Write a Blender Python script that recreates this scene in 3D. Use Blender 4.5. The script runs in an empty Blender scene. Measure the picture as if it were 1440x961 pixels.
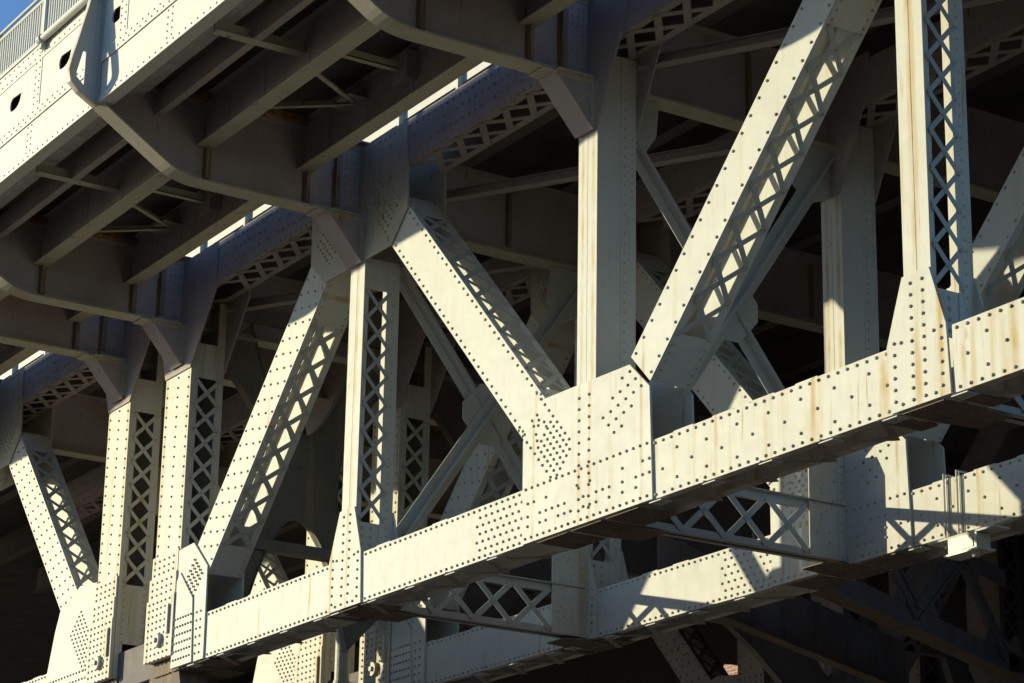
import bpy, math, random
from mathutils import Vector, Matrix
random.seed(7)
C = bpy.context.scene.collection
R = math.radians

# ------------------------------------------------------------------ camera
# metres; the camera stands at the origin, the bridge runs along X, Y goes across it
cd = bpy.data.cameras.new('camera'); cam = bpy.data.objects.new('camera', cd); C.objects.link(cam)
cd.sensor_width = 36.0; cd.lens = 36.0 * 3605.94 / 1440.0; cd.clip_start = 0.5; cd.clip_end = 3000
YAW, PIT, ROL = 0.55973554, 0.31701597, 0.01771153
sy, cy = math.sin(YAW), math.cos(YAW); sp, cp = math.sin(PIT), math.cos(PIT); sr, cr = math.sin(ROL), math.cos(ROL)
A_ = Matrix(((sy, cy, 0), (0, 0, -1), (-cy, sy, 0)))
P_ = Matrix(((1, 0, 0), (0, cp, sp), (0, -sp, cp)))
R_ = Matrix(((cr, -sr, 0), (sr, cr, 0), (0, 0, 1)))
M_ = R_ @ P_ @ A_                                      # rows: right, down, forward
rt, dn, fw = M_[0], M_[1], M_[2]
cam.matrix_world = Matrix(((rt[0], -dn[0], -fw[0], 0), (rt[1], -dn[1], -fw[1], 0), (rt[2], -dn[2], -fw[2], 0), (0, 0, 0, 1)))
bpy.context.scene.camera = cam

# ------------------------------------------------------------------ sky, sun, exposure
sun_dir = Vector((1.42, 1.0, -0.36)).normalized()     # direction the light travels
elev = math.asin(-sun_dir.z)
w = bpy.data.worlds.new('World'); bpy.context.scene.world = w; w.use_nodes = True
nt = w.node_tree; nt.nodes.clear()
sky = nt.nodes.new('ShaderNodeTexSky'); sky.sky_type = 'NISHITA'; sky.sun_disc = False
sky.sun_elevation = elev; sky.sun_rotation = math.atan2(-sun_dir.x, -sun_dir.y); sky.dust_density = 0.5; sky.ozone_density = 5.0
bg = nt.nodes.new('ShaderNodeBackground'); bg.inputs[1].default_value = 0.15
wo = nt.nodes.new('ShaderNodeOutputWorld')
nt.links.new(sky.outputs[0], bg.inputs[0]); nt.links.new(bg.outputs[0], wo.inputs[0])
sl = bpy.data.lights.new('sun', 'SUN'); sl.energy = 5.0; sl.angle = R(0.53); sl.color = (1.0, 0.915, 0.61)
so = bpy.data.objects.new('sun', sl); C.objects.link(so)
so.rotation_euler = sun_dir.to_track_quat('-Z', 'Y').to_euler(); so.location = (-60, -60, 40)
vs = bpy.context.scene.view_settings
vs.view_transform = 'Standard'; vs.look = 'None'; vs.gamma = 1; vs.use_curve_mapping = False; vs.exposure = 0.30

# ------------------------------------------------------------------ materials
def new_mat(name):
    m = bpy.data.materials.new(name); m.use_nodes = True
    n = m.node_tree.nodes; l = m.node_tree.links
    return m, n, l, n['Principled BSDF']
def noise(n, l, vec, scale, detail=4, rough=0.55):
    t = n.new('ShaderNodeTexNoise'); t.inputs['Scale'].default_value = scale
    t.inputs['Detail'].default_value = detail; t.inputs['Roughness'].default_value = rough
    l.new(vec, t.inputs['Vector']); return t.outputs['Fac']
def ramp(n, l, fac, a, b, va=0.0, vb=1.0):
    r = n.new('ShaderNodeMapRange'); r.clamp = True
    for i, v in enumerate((a, b, va, vb)): r.inputs[1 + i].default_value = v
    l.new(fac, r.inputs[0]); return r.outputs[0]
def mix(n, l, fac, a, b):
    m = n.new('ShaderNodeMix'); m.data_type = 'RGBA'
    if isinstance(fac, (int, float)): m.inputs[0].default_value = fac
    else: l.new(fac, m.inputs[0])
    for i, c in ((6, a), (7, b)):
        if isinstance(c, tuple): m.inputs[i].default_value = (*c, 1)
        else: l.new(c, m.inputs[i])
    return m.outputs[2]
def mapped(n, l, scale):
    g = n.new('ShaderNodeNewGeometry'); mp = n.new('ShaderNodeMapping'); mp.inputs['Scale'].default_value = scale
    l.new(g.outputs['Position'], mp.inputs[0]); return mp.outputs[0]
def paint(name, base, dark, stain=0.35, stain_lo=0.56, rust=0.5, rust_lo=0.66, grime=0.3, rough=0.5, bands=()):
    m, n, l, b = new_mat(name)
    p = mapped(n, l, (1, 1, 1)); ps = mapped(n, l, (4.5, 4.5, 0.28)); pf = mapped(n, l, (14, 14, 0.8))
    col = mix(n, l, ramp(n, l, noise(n, l, p, 0.9), 0.35, 0.7), base, dark)
    col = mix(n, l, ramp(n, l, noise(n, l, p, 7.0, 6, 0.7), 0.52, 0.75, 0, grime), col, tuple(c * 0.55 for c in base))
    vo = n.new('ShaderNodeTexVoronoi'); vo.inputs['Scale'].default_value = 0.9; vo.inputs['Randomness'].default_value = 1.0; l.new(p, vo.inputs['Vector'])
    sv_ = n.new('ShaderNodeSeparateColor'); l.new(vo.outputs['Color'], sv_.inputs[0])
    col = mix(n, l, ramp(n, l, sv_.outputs[0], 0.55, 0.6, 0, 0.16), col, tuple(c * 0.82 for c in base))
    ck = n.new('ShaderNodeMath'); ck.operation = 'MULTIPLY'; l.new(ramp(n, l, noise(n, l, p, 24.0, 5, 0.7), 0.69, 0.73), ck.inputs[0]); l.new(ramp(n, l, noise(n, l, p, 1.7, 3), 0.5, 0.62, 0, 0.7), ck.inputs[1])
    col = mix(n, l, ck.outputs[0], col, (0.24, 0.13, 0.06))
    s1 = ramp(n, l, noise(n, l, ps, 1.0, 3), stain_lo, stain_lo + 0.14, 0, stain)
    col = mix(n, l, s1, col, (0.46, 0.33, 0.13))
    s2 = ramp(n, l, noise(n, l, pf, 1.0, 2), 0.61, 0.70, 0, min(1, stain * 1.1))
    gate = n.new('ShaderNodeMath'); gate.operation = 'MULTIPLY'; l.new(s2, gate.inputs[0]); l.new(ramp(n, l, noise(n, l, p, 0.8, 2), 0.40, 0.6), gate.inputs[1])
    col = mix(n, l, gate.outputs[0], col, (0.36, 0.20, 0.06))
    if bands:                                          # run-off below particular joints: x of the joint, half width
        g = n.new('ShaderNodeNewGeometry'); sx = n.new('ShaderNodeSeparateXYZ'); l.new(g.outputs['Position'], sx.inputs[0])
        wob = noise(n, l, mapped(n, l, (3, 3, 1.2)), 1.0, 3)
        for bx_, bw in bands:
            m1 = n.new('ShaderNodeMath'); m1.operation = 'SUBTRACT'; l.new(sx.outputs[0], m1.inputs[0]); m1.inputs[1].default_value = bx_
            m2_ = n.new('ShaderNodeMath'); m2_.operation = 'ABSOLUTE'; l.new(m1.outputs[0], m2_.inputs[0])
            m3_ = n.new('ShaderNodeMath'); m3_.operation = 'MULTIPLY'; l.new(ramp(n, l, m2_.outputs[0], bw, bw * 0.25), m3_.inputs[0]); l.new(ramp(n, l, wob, 0.38, 0.62, 0.1, 0.85), m3_.inputs[1])
            col = mix(n, l, m3_.outputs[0], col, (0.43, 0.27, 0.075))
    # rust: blooms broken up by a larger mask
    mk = n.new('ShaderNodeMath'); mk.operation = 'MULTIPLY'
    l.new(ramp(n, l, noise(n, l, mapped(n, l, (1, 1, 0.5)), 5.0, 6, 0.7), rust_lo, rust_lo + 0.09), mk.inputs[0])
    l.new(ramp(n, l, noise(n, l, p, 0.6, 2), 0.42, 0.62, 0, rust), mk.inputs[1])
    col = mix(n, l, mk.outputs[0], col, (0.20, 0.075, 0.022))
    l.new(col, b.inputs['Base Color']); b.inputs['Roughness'].default_value = rough
    l.new(ramp(n, l, noise(n, l, p, 5, 4), 0.3, 0.7, rough + 0.08, rough + 0.16), b.inputs['Roughness'])
    b.inputs['Specular IOR Level'].default_value = 0.22
    bp = n.new('ShaderNodeBump'); bp.inputs['Strength'].default_value = 0.1; bp.inputs['Distance'].default_value = 0.008
    l.new(noise(n, l, p, 2.0, 2), bp.inputs['Height'])
    b2 = n.new('ShaderNodeBump'); b2.inputs['Strength'].default_value = 0.25; b2.inputs['Distance'].default_value = 0.002
    l.new(noise(n, l, p, 60, 3), b2.inputs['Height']); l.new(bp.outputs[0], b2.inputs['Normal'])
    l.new(b2.outputs[0], b.inputs['Normal'])
    return m
MT = {}
MT['paint'] = paint('cream_grey_paint', (0.585, 0.585, 0.545), (0.545, 0.54, 0.495), 0.22, 0.58, 0.5, 0.66, 0.16, bands=((-29.98, 0.05), (-29.7, 0.06), (-31.2, 0.05), (-36.95, 0.06), (-37.5, 0.06), (-38.3, 0.05), (-28.4, 0.05), (-40.2, 0.04)))
MT['stained'] = paint('stained_cream_paint', (0.585, 0.575, 0.52), (0.555, 0.54, 0.475), 0.6, 0.53, 0.7, 0.62, 0.18, bands=((-23.2, 0.14), (-22.55, 0.09), (-22.12, 0.08), (-21.78, 0.07), (-24.62, 0.07), (-25.5, 0.06), (-26.7, 0.05), (-20.9, 0.1), (-43.72, 0.06), (-44.7, 0.07), (-46.6, 0.07), (-47.5, 0.06)))
MT['rivet'] = paint('rivet_paint', (0.49, 0.46, 0.39), (0.38, 0.33, 0.24), 0.3, 0.5, 0.9, 0.52, 0.4)
MT['lace'] = paint('lacing_paint', (0.46, 0.475, 0.465), (0.41, 0.425, 0.41), 0.25, 0.57, 0.5, 0.64, 0.25)
MT['grimy_shade'] = paint('grimy_shade_paint', (0.40, 0.345, 0.34), (0.31, 0.265, 0.262), 0.25, 0.56, 0.8, 0.60, 0.35, 0.6)  # grime plus the deck shadow's purple-brown put into the base colour
MT['flange'] = paint('grimy_flange_paint', (0.46, 0.435, 0.36), (0.39, 0.365, 0.29), 0.4, 0.54, 0.9, 0.58, 0.35, 0.55)
MT['dark'] = paint('sooty_shade_paint', (0.17, 0.148, 0.146), (0.12, 0.104, 0.104), 0.1, 0.58, 0.8, 0.58, 0.3, 0.65)  # soot-brown copy of the steel paint, darkened for the shade under the deck
MT['backdrop'] = paint('black_backdrop', (0.02, 0.018, 0.018), (0.014, 0.012, 0.012), 0.03, 0.6, 0.2, 0.62, 0.2, 0.8)  # near-black standing in for the unlit void behind the far trusses
MT['under'] = paint('rusty_shade_paint', (0.20, 0.155, 0.125), (0.15, 0.115, 0.095), 0.3, 0.55, 0.9, 0.55, 0.4, 0.7)  # rust blooms over a brown that holds underside shade and warm ground bounce
MT['seam'] = paint('rust_streaked_paint', (0.26, 0.215, 0.17), (0.20, 0.15, 0.11), 0.5, 0.5, 0.95, 0.5, 0.3, 0.65)
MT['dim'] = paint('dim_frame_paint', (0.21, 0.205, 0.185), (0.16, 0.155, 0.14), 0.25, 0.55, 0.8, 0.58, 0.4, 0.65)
MT['rust'] = paint('rusted_steel', (0.30, 0.14, 0.05), (0.20, 0.09, 0.03), 0.5, 0.5, 0.9, 0.5, 0.5, 0.8)
MT['white'] = paint('white_rail_paint', (0.63, 0.63, 0.59), (0.60, 0.60, 0.56), 0.15, 0.6, 0.3, 0.68, 0.15)
def plain(name, col, rough=0.7, var=0.25, scale=3.0, metal=0.0):
    m, n, l, b = new_mat(name); p = mapped(n, l, (1, 1, 1))
    c = mix(n, l, ramp(n, l, noise(n, l, p, scale, 6, 0.65), 0.3, 0.7), tuple(x * (1 - var) for x in col), tuple(min(1, x * (1 + var)) for x in col))
    l.new(c, b.inputs['Base Color']); b.inputs['Roughness'].default_value = rough; b.inputs['Metallic'].default_value = metal
    bp = n.new('ShaderNodeBump'); bp.inputs['Strength'].default_value = 0.4; bp.inputs['Distance'].default_value = 0.02
    l.new(noise(n, l, p, scale * 6, 5), bp.inputs['Height']); l.new(bp.outputs[0], b.inputs['Normal']); return m
MT['ground'] = plain('dusty_ground', (0.085, 0.067, 0.054), 0.95, 0.3, 0.8)
MT['slab'] = plain('dark_deck_slab', (0.07, 0.065, 0.06), 0.95, 0.3, 1.5)  # very dark even tone for deck slabs and the building roof
MT['plank'] = plain('weathered_plank', (0.40, 0.41, 0.40), 0.9, 0.2, 4.0)
MT['stone'] = plain('granite', (0.30, 0.28, 0.25), 0.9, 0.25, 2.5)
MT['box'] = plain('cream_enamel', (0.55, 0.52, 0.42), 0.45, 0.08, 3.0)
MT['pipe'] = plain('pale_grey_pipe', (0.42, 0.40, 0.36), 0.6, 0.12, 3.0)
MT['glass'] = plain('dark_window_glass', (0.03, 0.035, 0.04), 0.15, 0.1, 1.0)
def brick_mat():
    m, n, l, b = new_mat('red_brick')
    g = n.new('ShaderNodeNewGeometry'); s = n.new('ShaderNodeSeparateXYZ'); k = n.new('ShaderNodeCombineXYZ')
    l.new(g.outputs['Position'], s.inputs[0]); ad = n.new('ShaderNodeMath'); ad.operation = 'ADD'
    l.new(s.outputs[0], ad.inputs[0]); l.new(s.outputs[1], ad.inputs[1]); l.new(ad.outputs[0], k.inputs[0]); l.new(s.outputs[2], k.inputs[1])
    t = n.new('ShaderNodeTexBrick'); l.new(k.outputs[0], t.inputs['Vector'])
    t.inputs['Scale'].default_value = 1.0; t.inputs['Brick Width'].default_value = 0.42; t.inputs['Row Height'].default_value = 0.15
    t.inputs['Mortar Size'].default_value = 0.018
    t.inputs['Color1'].default_value = (0.30, 0.12, 0.075, 1); t.inputs['Color2'].default_value = (0.38, 0.17, 0.10, 1)
    t.inputs['Mortar'].default_value = (0.45, 0.40, 0.34, 1)
    l.new(t.outputs[0], b.inputs['Base Color']); b.inputs['Roughness'].default_value = 0.9; return m
MT['brick'] = brick_mat()

# ------------------------------------------------------------------ mesh helpers
class MB:
    def __init__(s): s.v = []; s.f = []
    def add(s, vs, fs):
        o = len(s.v); s.v += [tuple(p) for p in vs]; s.f += [tuple(i + o for i in f) for f in fs]; return s
    def hexa(s, p): return s.add(p, [(0, 3, 2, 1), (4, 5, 6, 7), (0, 1, 5, 4), (1, 2, 6, 5), (2, 3, 7, 6), (3, 0, 4, 7)])
    def box(s, x0, x1, y0, y1, z0, z1):
        return s.hexa([(x0, y0, z0), (x1, y0, z0), (x1, y1, z0), (x0, y1, z0), (x0, y0, z1), (x1, y0, z1), (x1, y1, z1), (x0, y1, z1)])
    def prism(s, poly, axis, a, b):
        def mk(p, t): return (t, p[0], p[1]) if axis == 'x' else (p[0], t, p[1]) if axis == 'y' else (p[0], p[1], t)
        n = len(poly); vs = [mk(p, a) for p in poly] + [mk(p, b) for p in poly]
        return s.add(vs, [tuple(range(n - 1, -1, -1)), tuple(range(n, 2 * n))] + [(i, (i + 1) % n, n + (i + 1) % n, n + i) for i in range(n)])
    def strip(s, pts, off, axis, a, b):
        """solid band following 2-D points, thickness vector per point 'off' (same length)"""
        def mk(p, t): return Vector((t, p[0], p[1])) if axis == 'x' else Vector((p[0], t, p[1]))
        vs = []
        for p, o in zip(pts, off):
            q = (p[0] + o[0], p[1] + o[1]); vs += [mk(p, a), mk(p, b), mk(q, b), mk(q, a)]
        fs = [(0, 1, 2, 3), tuple(len(vs) - 4 + i for i in (3, 2, 1, 0))]
        for i in range(len(pts) - 1):
            k = 4 * i; fs += [(k + j, k + 4 + j, k + 4 + (j + 1) % 4, k + (j + 1) % 4) for j in range(4)]
        return s.add(vs, fs)
    def bar(s, p, q, n, wdt, thk):
        p, q, n = Vector(p), Vector(q), Vector(n).normalized(); d = (q - p).normalized(); c = n.cross(d).normalized() * (wdt / 2); t = n * thk
        return s.hexa([p - c, q - c, q + c, p + c, p - c + t, q - c + t, q + c + t, p + c + t])
    def angle(s, p, q, n, m, wdt, thk=0.016):
        """L section: one leg lying along m (width wdt), the other along n"""
        p, q, n, m = Vector(p), Vector(q), Vector(n).normalized(), Vector(m).normalized()
        for a, b in ((m * wdt, n * thk), (m * thk, n * wdt)):
            s.hexa([p, q, q + a, p + a, p + b, q + b, q + a + b, p + a + b])
        return s
    def tube(s, p, q, r, seg=12, r2=None):
        p, q = Vector(p), Vector(q); d = (q - p).normalized(); a = d.orthogonal().normalized(); b = d.cross(a); r2 = r if r2 is None else r2
        vs = [p + (a * math.cos(t) + b * math.sin(t)) * r for t in [2 * math.pi * i / seg for i in range(seg)]]
        vs += [q + (a * math.cos(t) + b * math.sin(t)) * r2 for t in [2 * math.pi * i / seg for i in range(seg)]]
        return s.add(vs, [tuple(range(seg - 1, -1, -1)), tuple(range(seg, 2 * seg))] + [(i, (i + 1) % seg, seg + (i + 1) % seg, seg + i) for i in range(seg)])
    def rivet(s, p, n, r=0.025, h=0.025):
        p, n = Vector(p), Vector(n).normalized(); a = n.orthogonal().normalized(); b = n.cross(a); vs = []
        for rr, hh in ((1.0, -0.1), (0.92, 0.55), (0.5, 0.95)):
            vs += [p + (a * math.cos(t) + b * math.sin(t)) * (r * rr) + n * (h * hh) for t in [math.pi * i / 3.5 for i in range(7)]]
        fs = [(i + 7 * k, (i + 1) % 7 + 7 * k, (i + 1) % 7 + 7 * k + 7, i + 7 * k + 7) for k in range(2) for i in range(7)]
        return s.add(vs, fs + [tuple(range(14, 21))])
    def holed(s, outer, inner, axis, a, b):
        """plate: convex-ish outer polygon with one hole, both seen from the hole's centre"""
        cx = sum(p[0] for p in inner) / len(inner); cz = sum(p[1] for p in inner) / len(inner)
        def hit(poly, t):
            dx, dz = math.cos(t), math.sin(t); best = None
            for i in range(len(poly)):
                p, q = poly[i], poly[(i + 1) % len(poly)]; ex, ez = q[0] - p[0], q[1] - p[1]; den = dx * ez - dz * ex
                if abs(den) < 1e-9: continue
                k = ((p[0] - cx) * ez - (p[1] - cz) * ex) / den; u = ((p[0] - cx) * dz - (p[1] - cz) * dx) / den
                if k > 0 and -1e-6 <= u <= 1 + 1e-6 and (best is None or k < best): best = k
            return (cx + dx * best, cz + dz * best)
        ts = sorted(math.atan2(p[1] - cz, p[0] - cx) for p in inner + outer); n = len(ts)
        def mk(p, t): return (t, p[0], p[1]) if axis == 'x' else (p[0], t, p[1])
        o = [hit(outer, t) for t in ts]; i_ = [hit(inner, t) for t in ts]
        vs = [mk(p, a) for p in o] + [mk(p, a) for p in i_] + [mk(p, b) for p in o] + [mk(p, b) for p in i_]
        fs = []
        for k in range(n):
            j = (k + 1) % n
            fs += [(k, j, n + j, n + k), (2 * n + k, 3 * n + k, 3 * n + j, 2 * n + j), (k, 2 * n + k, 2 * n + j, j), (n + k, n + j, 3 * n + j, 3 * n + k)]
        return s.add(vs, fs)
    def mesh(s, name, m, origin=(0, 0, 0)):
        ox, oy, oz = origin; me = bpy.data.meshes.new(name)
        me.from_pydata([(x - ox, y - oy, z - oz) for x, y, z in s.v], [], s.f)
        me.materials.append(MT[m]); me.validate(); return me
ORG = {}
SHADED = False
def link(name, data, parent=None):
    o = bpy.data.objects.new(name, data); C.objects.link(o)
    if parent is not None: o.parent = parent; ORG[o.name] = ORG.get(parent.name, (0, 0, 0))
    return o
def part(name, mb, m, parent, kind=None):
    if not mb.v: return None
    if SHADED: m = 'dark'  # far trusses take the darker copy that carries their deep shade
    o = link(name, mb.mesh(name, m, ORG.get(parent.name, (0, 0, 0))), parent)
    if kind: o['kind'] = kind
    return o
def shift(name, me, parent, off):
    o = link(name, me, parent); o.location = off; return o
def tag(o, label, cat, group=None):
    o['label'] = label; o['category'] = cat
    if group: o['group'] = group
    return o
def thing(name, label, cat, loc, group=None):
    o = link(name, None); o.location = loc; ORG[o.name] = tuple(loc); return tag(o, label, cat, group)
def single(name, mb, m, label, cat, loc, group=None):
    o = link(name, mb.mesh(name, m, loc)); o.location = loc; return tag(o, label, cat, group)
def struct(name, mb, m):
    o = link(name, mb.mesh(name, m)); o['kind'] = 'structure'; return o
def copy_tree(o, parent=None):
    c = o.copy(); C.objects.link(c); c.parent = parent
    for ch in o.children: copy_tree(ch, c)
    return c

# ------------------------------------------------------------------ layout
ZB, ZT = 9.04, 9.90                # lower chord
TB, TT = 16.44, 17.20              # upper chord
XL, XR, X1, X2, X3, X4, XM = -47.0, -44.2, -37.0, -29.85, -22.55, -15.3, -54.2
DEP = 0.70                         # truss thickness
TRUSS_Y = (20.0, 24.7, 36.2, 40.9)
FBX = (XM, XL, XR, X1, X2, X3)

# ------------------------------------------------------------------ ground and building
g = MB(); g.add([(-1500, -800, 0), (800, -800, 0), (800, 1500, 0), (-1500, 1500, 0)], [(0, 1, 2, 3)])
gr = struct('ground', g, 'ground'); gr.location.z = -1.7

# ------------------------------------------------------------------ trusses
class Mem:
    """a straight member in the truss plane: s along it, t across it (t>0 is its +X side), y through the truss"""
    def __init__(s, p0, p1, w):
        s.p = Vector((p0[0], 0, p0[1])); d = Vector((p1[0] - p0[0], 0, p1[1] - p0[1])); s.L = d.length; s.u = d / s.L
        s.v = Vector((s.u.z, 0, -s.u.x))
        if s.v.x < 0: s.v = -s.v
        s.w = w
    def at(s, a, t, y): return s.p + s.u * a + s.v * t + Vector((0, YF + y, 0))
    def slab(s, mb, a0, a1, t0, t1, y0, y1):
        q = [s.at(a, t, y) for a, t, y in ((a0, t0, y0), (a1, t0, y0), (a1, t1, y0), (a0, t1, y0), (a0, t0, y1), (a1, t0, y1), (a1, t1, y1), (a0, t1, y1))]
        mb.hexa(q)
YF = 20.0
def lattice(m, parent, a0, a1, per, side, ya, yb, rv, single_objs=True, wd=0.07, mat='lace', t=None):
    n = max(1, int(round((a1 - a0) / per))); per = (a1 - a0) / n
    tt = side * (m.w if t is None else t); nn = m.v * side; joined = MB()
    for k, (s0, s1) in enumerate(((ya, yb), (yb, ya)) if single_objs or SHADED or side > 0 else ((ya, yb),)):
        off = 0.004 + 0.014 * k
        base = MB().bar(m.at(a0, tt, s0) + nn * off, m.at(a0 + per, tt, s1) + nn * off, nn, wd, 0.012)
        if single_objs:
            me = base.mesh('lattice_bar', mat, ORG[parent.name])
            for i in range(n): shift('lattice_bar', me, parent, m.u * (per * i + random.uniform(-.009, .009)) + m.v * random.uniform(0, .004))
        else:
            for i in range(n): joined.add([Vector(q) + m.u * (per * i) for q in base.v], base.f)
        for i in range(n + 1):
            for yy in (s0, s1) if k else ():
                rv.rivet(m.at(a0 + per * i, tt, yy) + nn * 0.03, nn, 0.022, 0.016)
            if k and i < n: rv.rivet(m.at(a0 + per * (i + .5), tt, (ya + yb) / 2) + nn * 0.03, nn, 0.02, 0.015)
    if not single_objs: part('hidden_lacing', joined, mat, parent, 'stuff')
def rows(rv, m, a0, a1, ts, sp, y=0.0, stag=False):
    for k, t in enumerate(ts):
        a = a0 + (sp / 2 if stag and k % 2 else 0)
        while a < a1: rv.rivet(m.at(a + random.uniform(-.006, .006), t, y), (0, -1, 0)); a += sp
def diagonal(root, p0, p1, w, a0, a1, l0, l1, nrow=2, sp=0.2, mat='paint', objs=True, vis=1, per=0.56, wd=0.07, name='diagonal'):
    m = Mem(p0, p1, w); body = MB(); rv = MB()
    m.slab(body, a0, a1, -w, w, 0.0, 0.022); m.slab(body, a0, a1, -w, w, DEP - 0.022, DEP)
    for s in (-1, 1):
        for y0, y1 in ((0.022, 0.08 if s * vis < 0 else 0.13), (DEP - 0.13, DEP - 0.022)):
            m.slab(body, a0, a1, *sorted((s * (w - 0.016), s * w)), y0, y1)
        for q0, q1 in ((a0, l0), (l1, a1)):
            m.slab(body, q0, q1, *sorted((s * (w + 0.002), s * (w + 0.014))), 0.03, DEP - 0.03)
            for aa in (q0 + 0.08 + k * 0.14 for k in range(int((q1 - q0) / 0.14))):
                for y in (0.08, DEP - 0.08): rv.rivet(m.at(aa, s * (w + 0.014), y), m.v * s)
    o = part(name, body, mat, root)
    t = w - 0.07
    ts = (-t, t) if nrow == 2 else (-t, -t * .36, t * .36, t)
    rows(rv, m, a0 + 0.1, a1 - 0.05, ts, sp, 0.0, nrow > 2)
    lattice(m, o, l0, l1, per, vis, 0.075, DEP - 0.075, rv, objs, wd)
    r2 = MB(); lattice(m, o, l0, l1, per, -vis, 0.075, DEP - 0.075, r2, False)
    part('rivets', rv, 'rivet', o, 'stuff'); return o
def grid_rivets(rv, m, a0, a1, t0, t1, sa, st, y, stag=True, skip=None):
    k = 0; a = a0
    while a <= a1 + 1e-6:
        t = t0 + (st / 2 if stag and k % 2 else 0)
        while t <= t1 + 1e-6:
            rv.rivet(m.at(a, t, y), (0, -1, 0)); t += st
        a += sa; k += 1
def pt(x, z, y): return (x, YF + y, z)
def gusset(root, poly, y=-0.035, th=0.035, mat='paint', name='gusset_plate', back=True):
    mb = MB().prism(poly, 'y', YF + y, YF + y + th - 0.001)
    if back: mb.prism(poly, 'y', YF + DEP + 0.001, YF + DEP + 0.034)
    return part(name, mb, mat, root)

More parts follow.
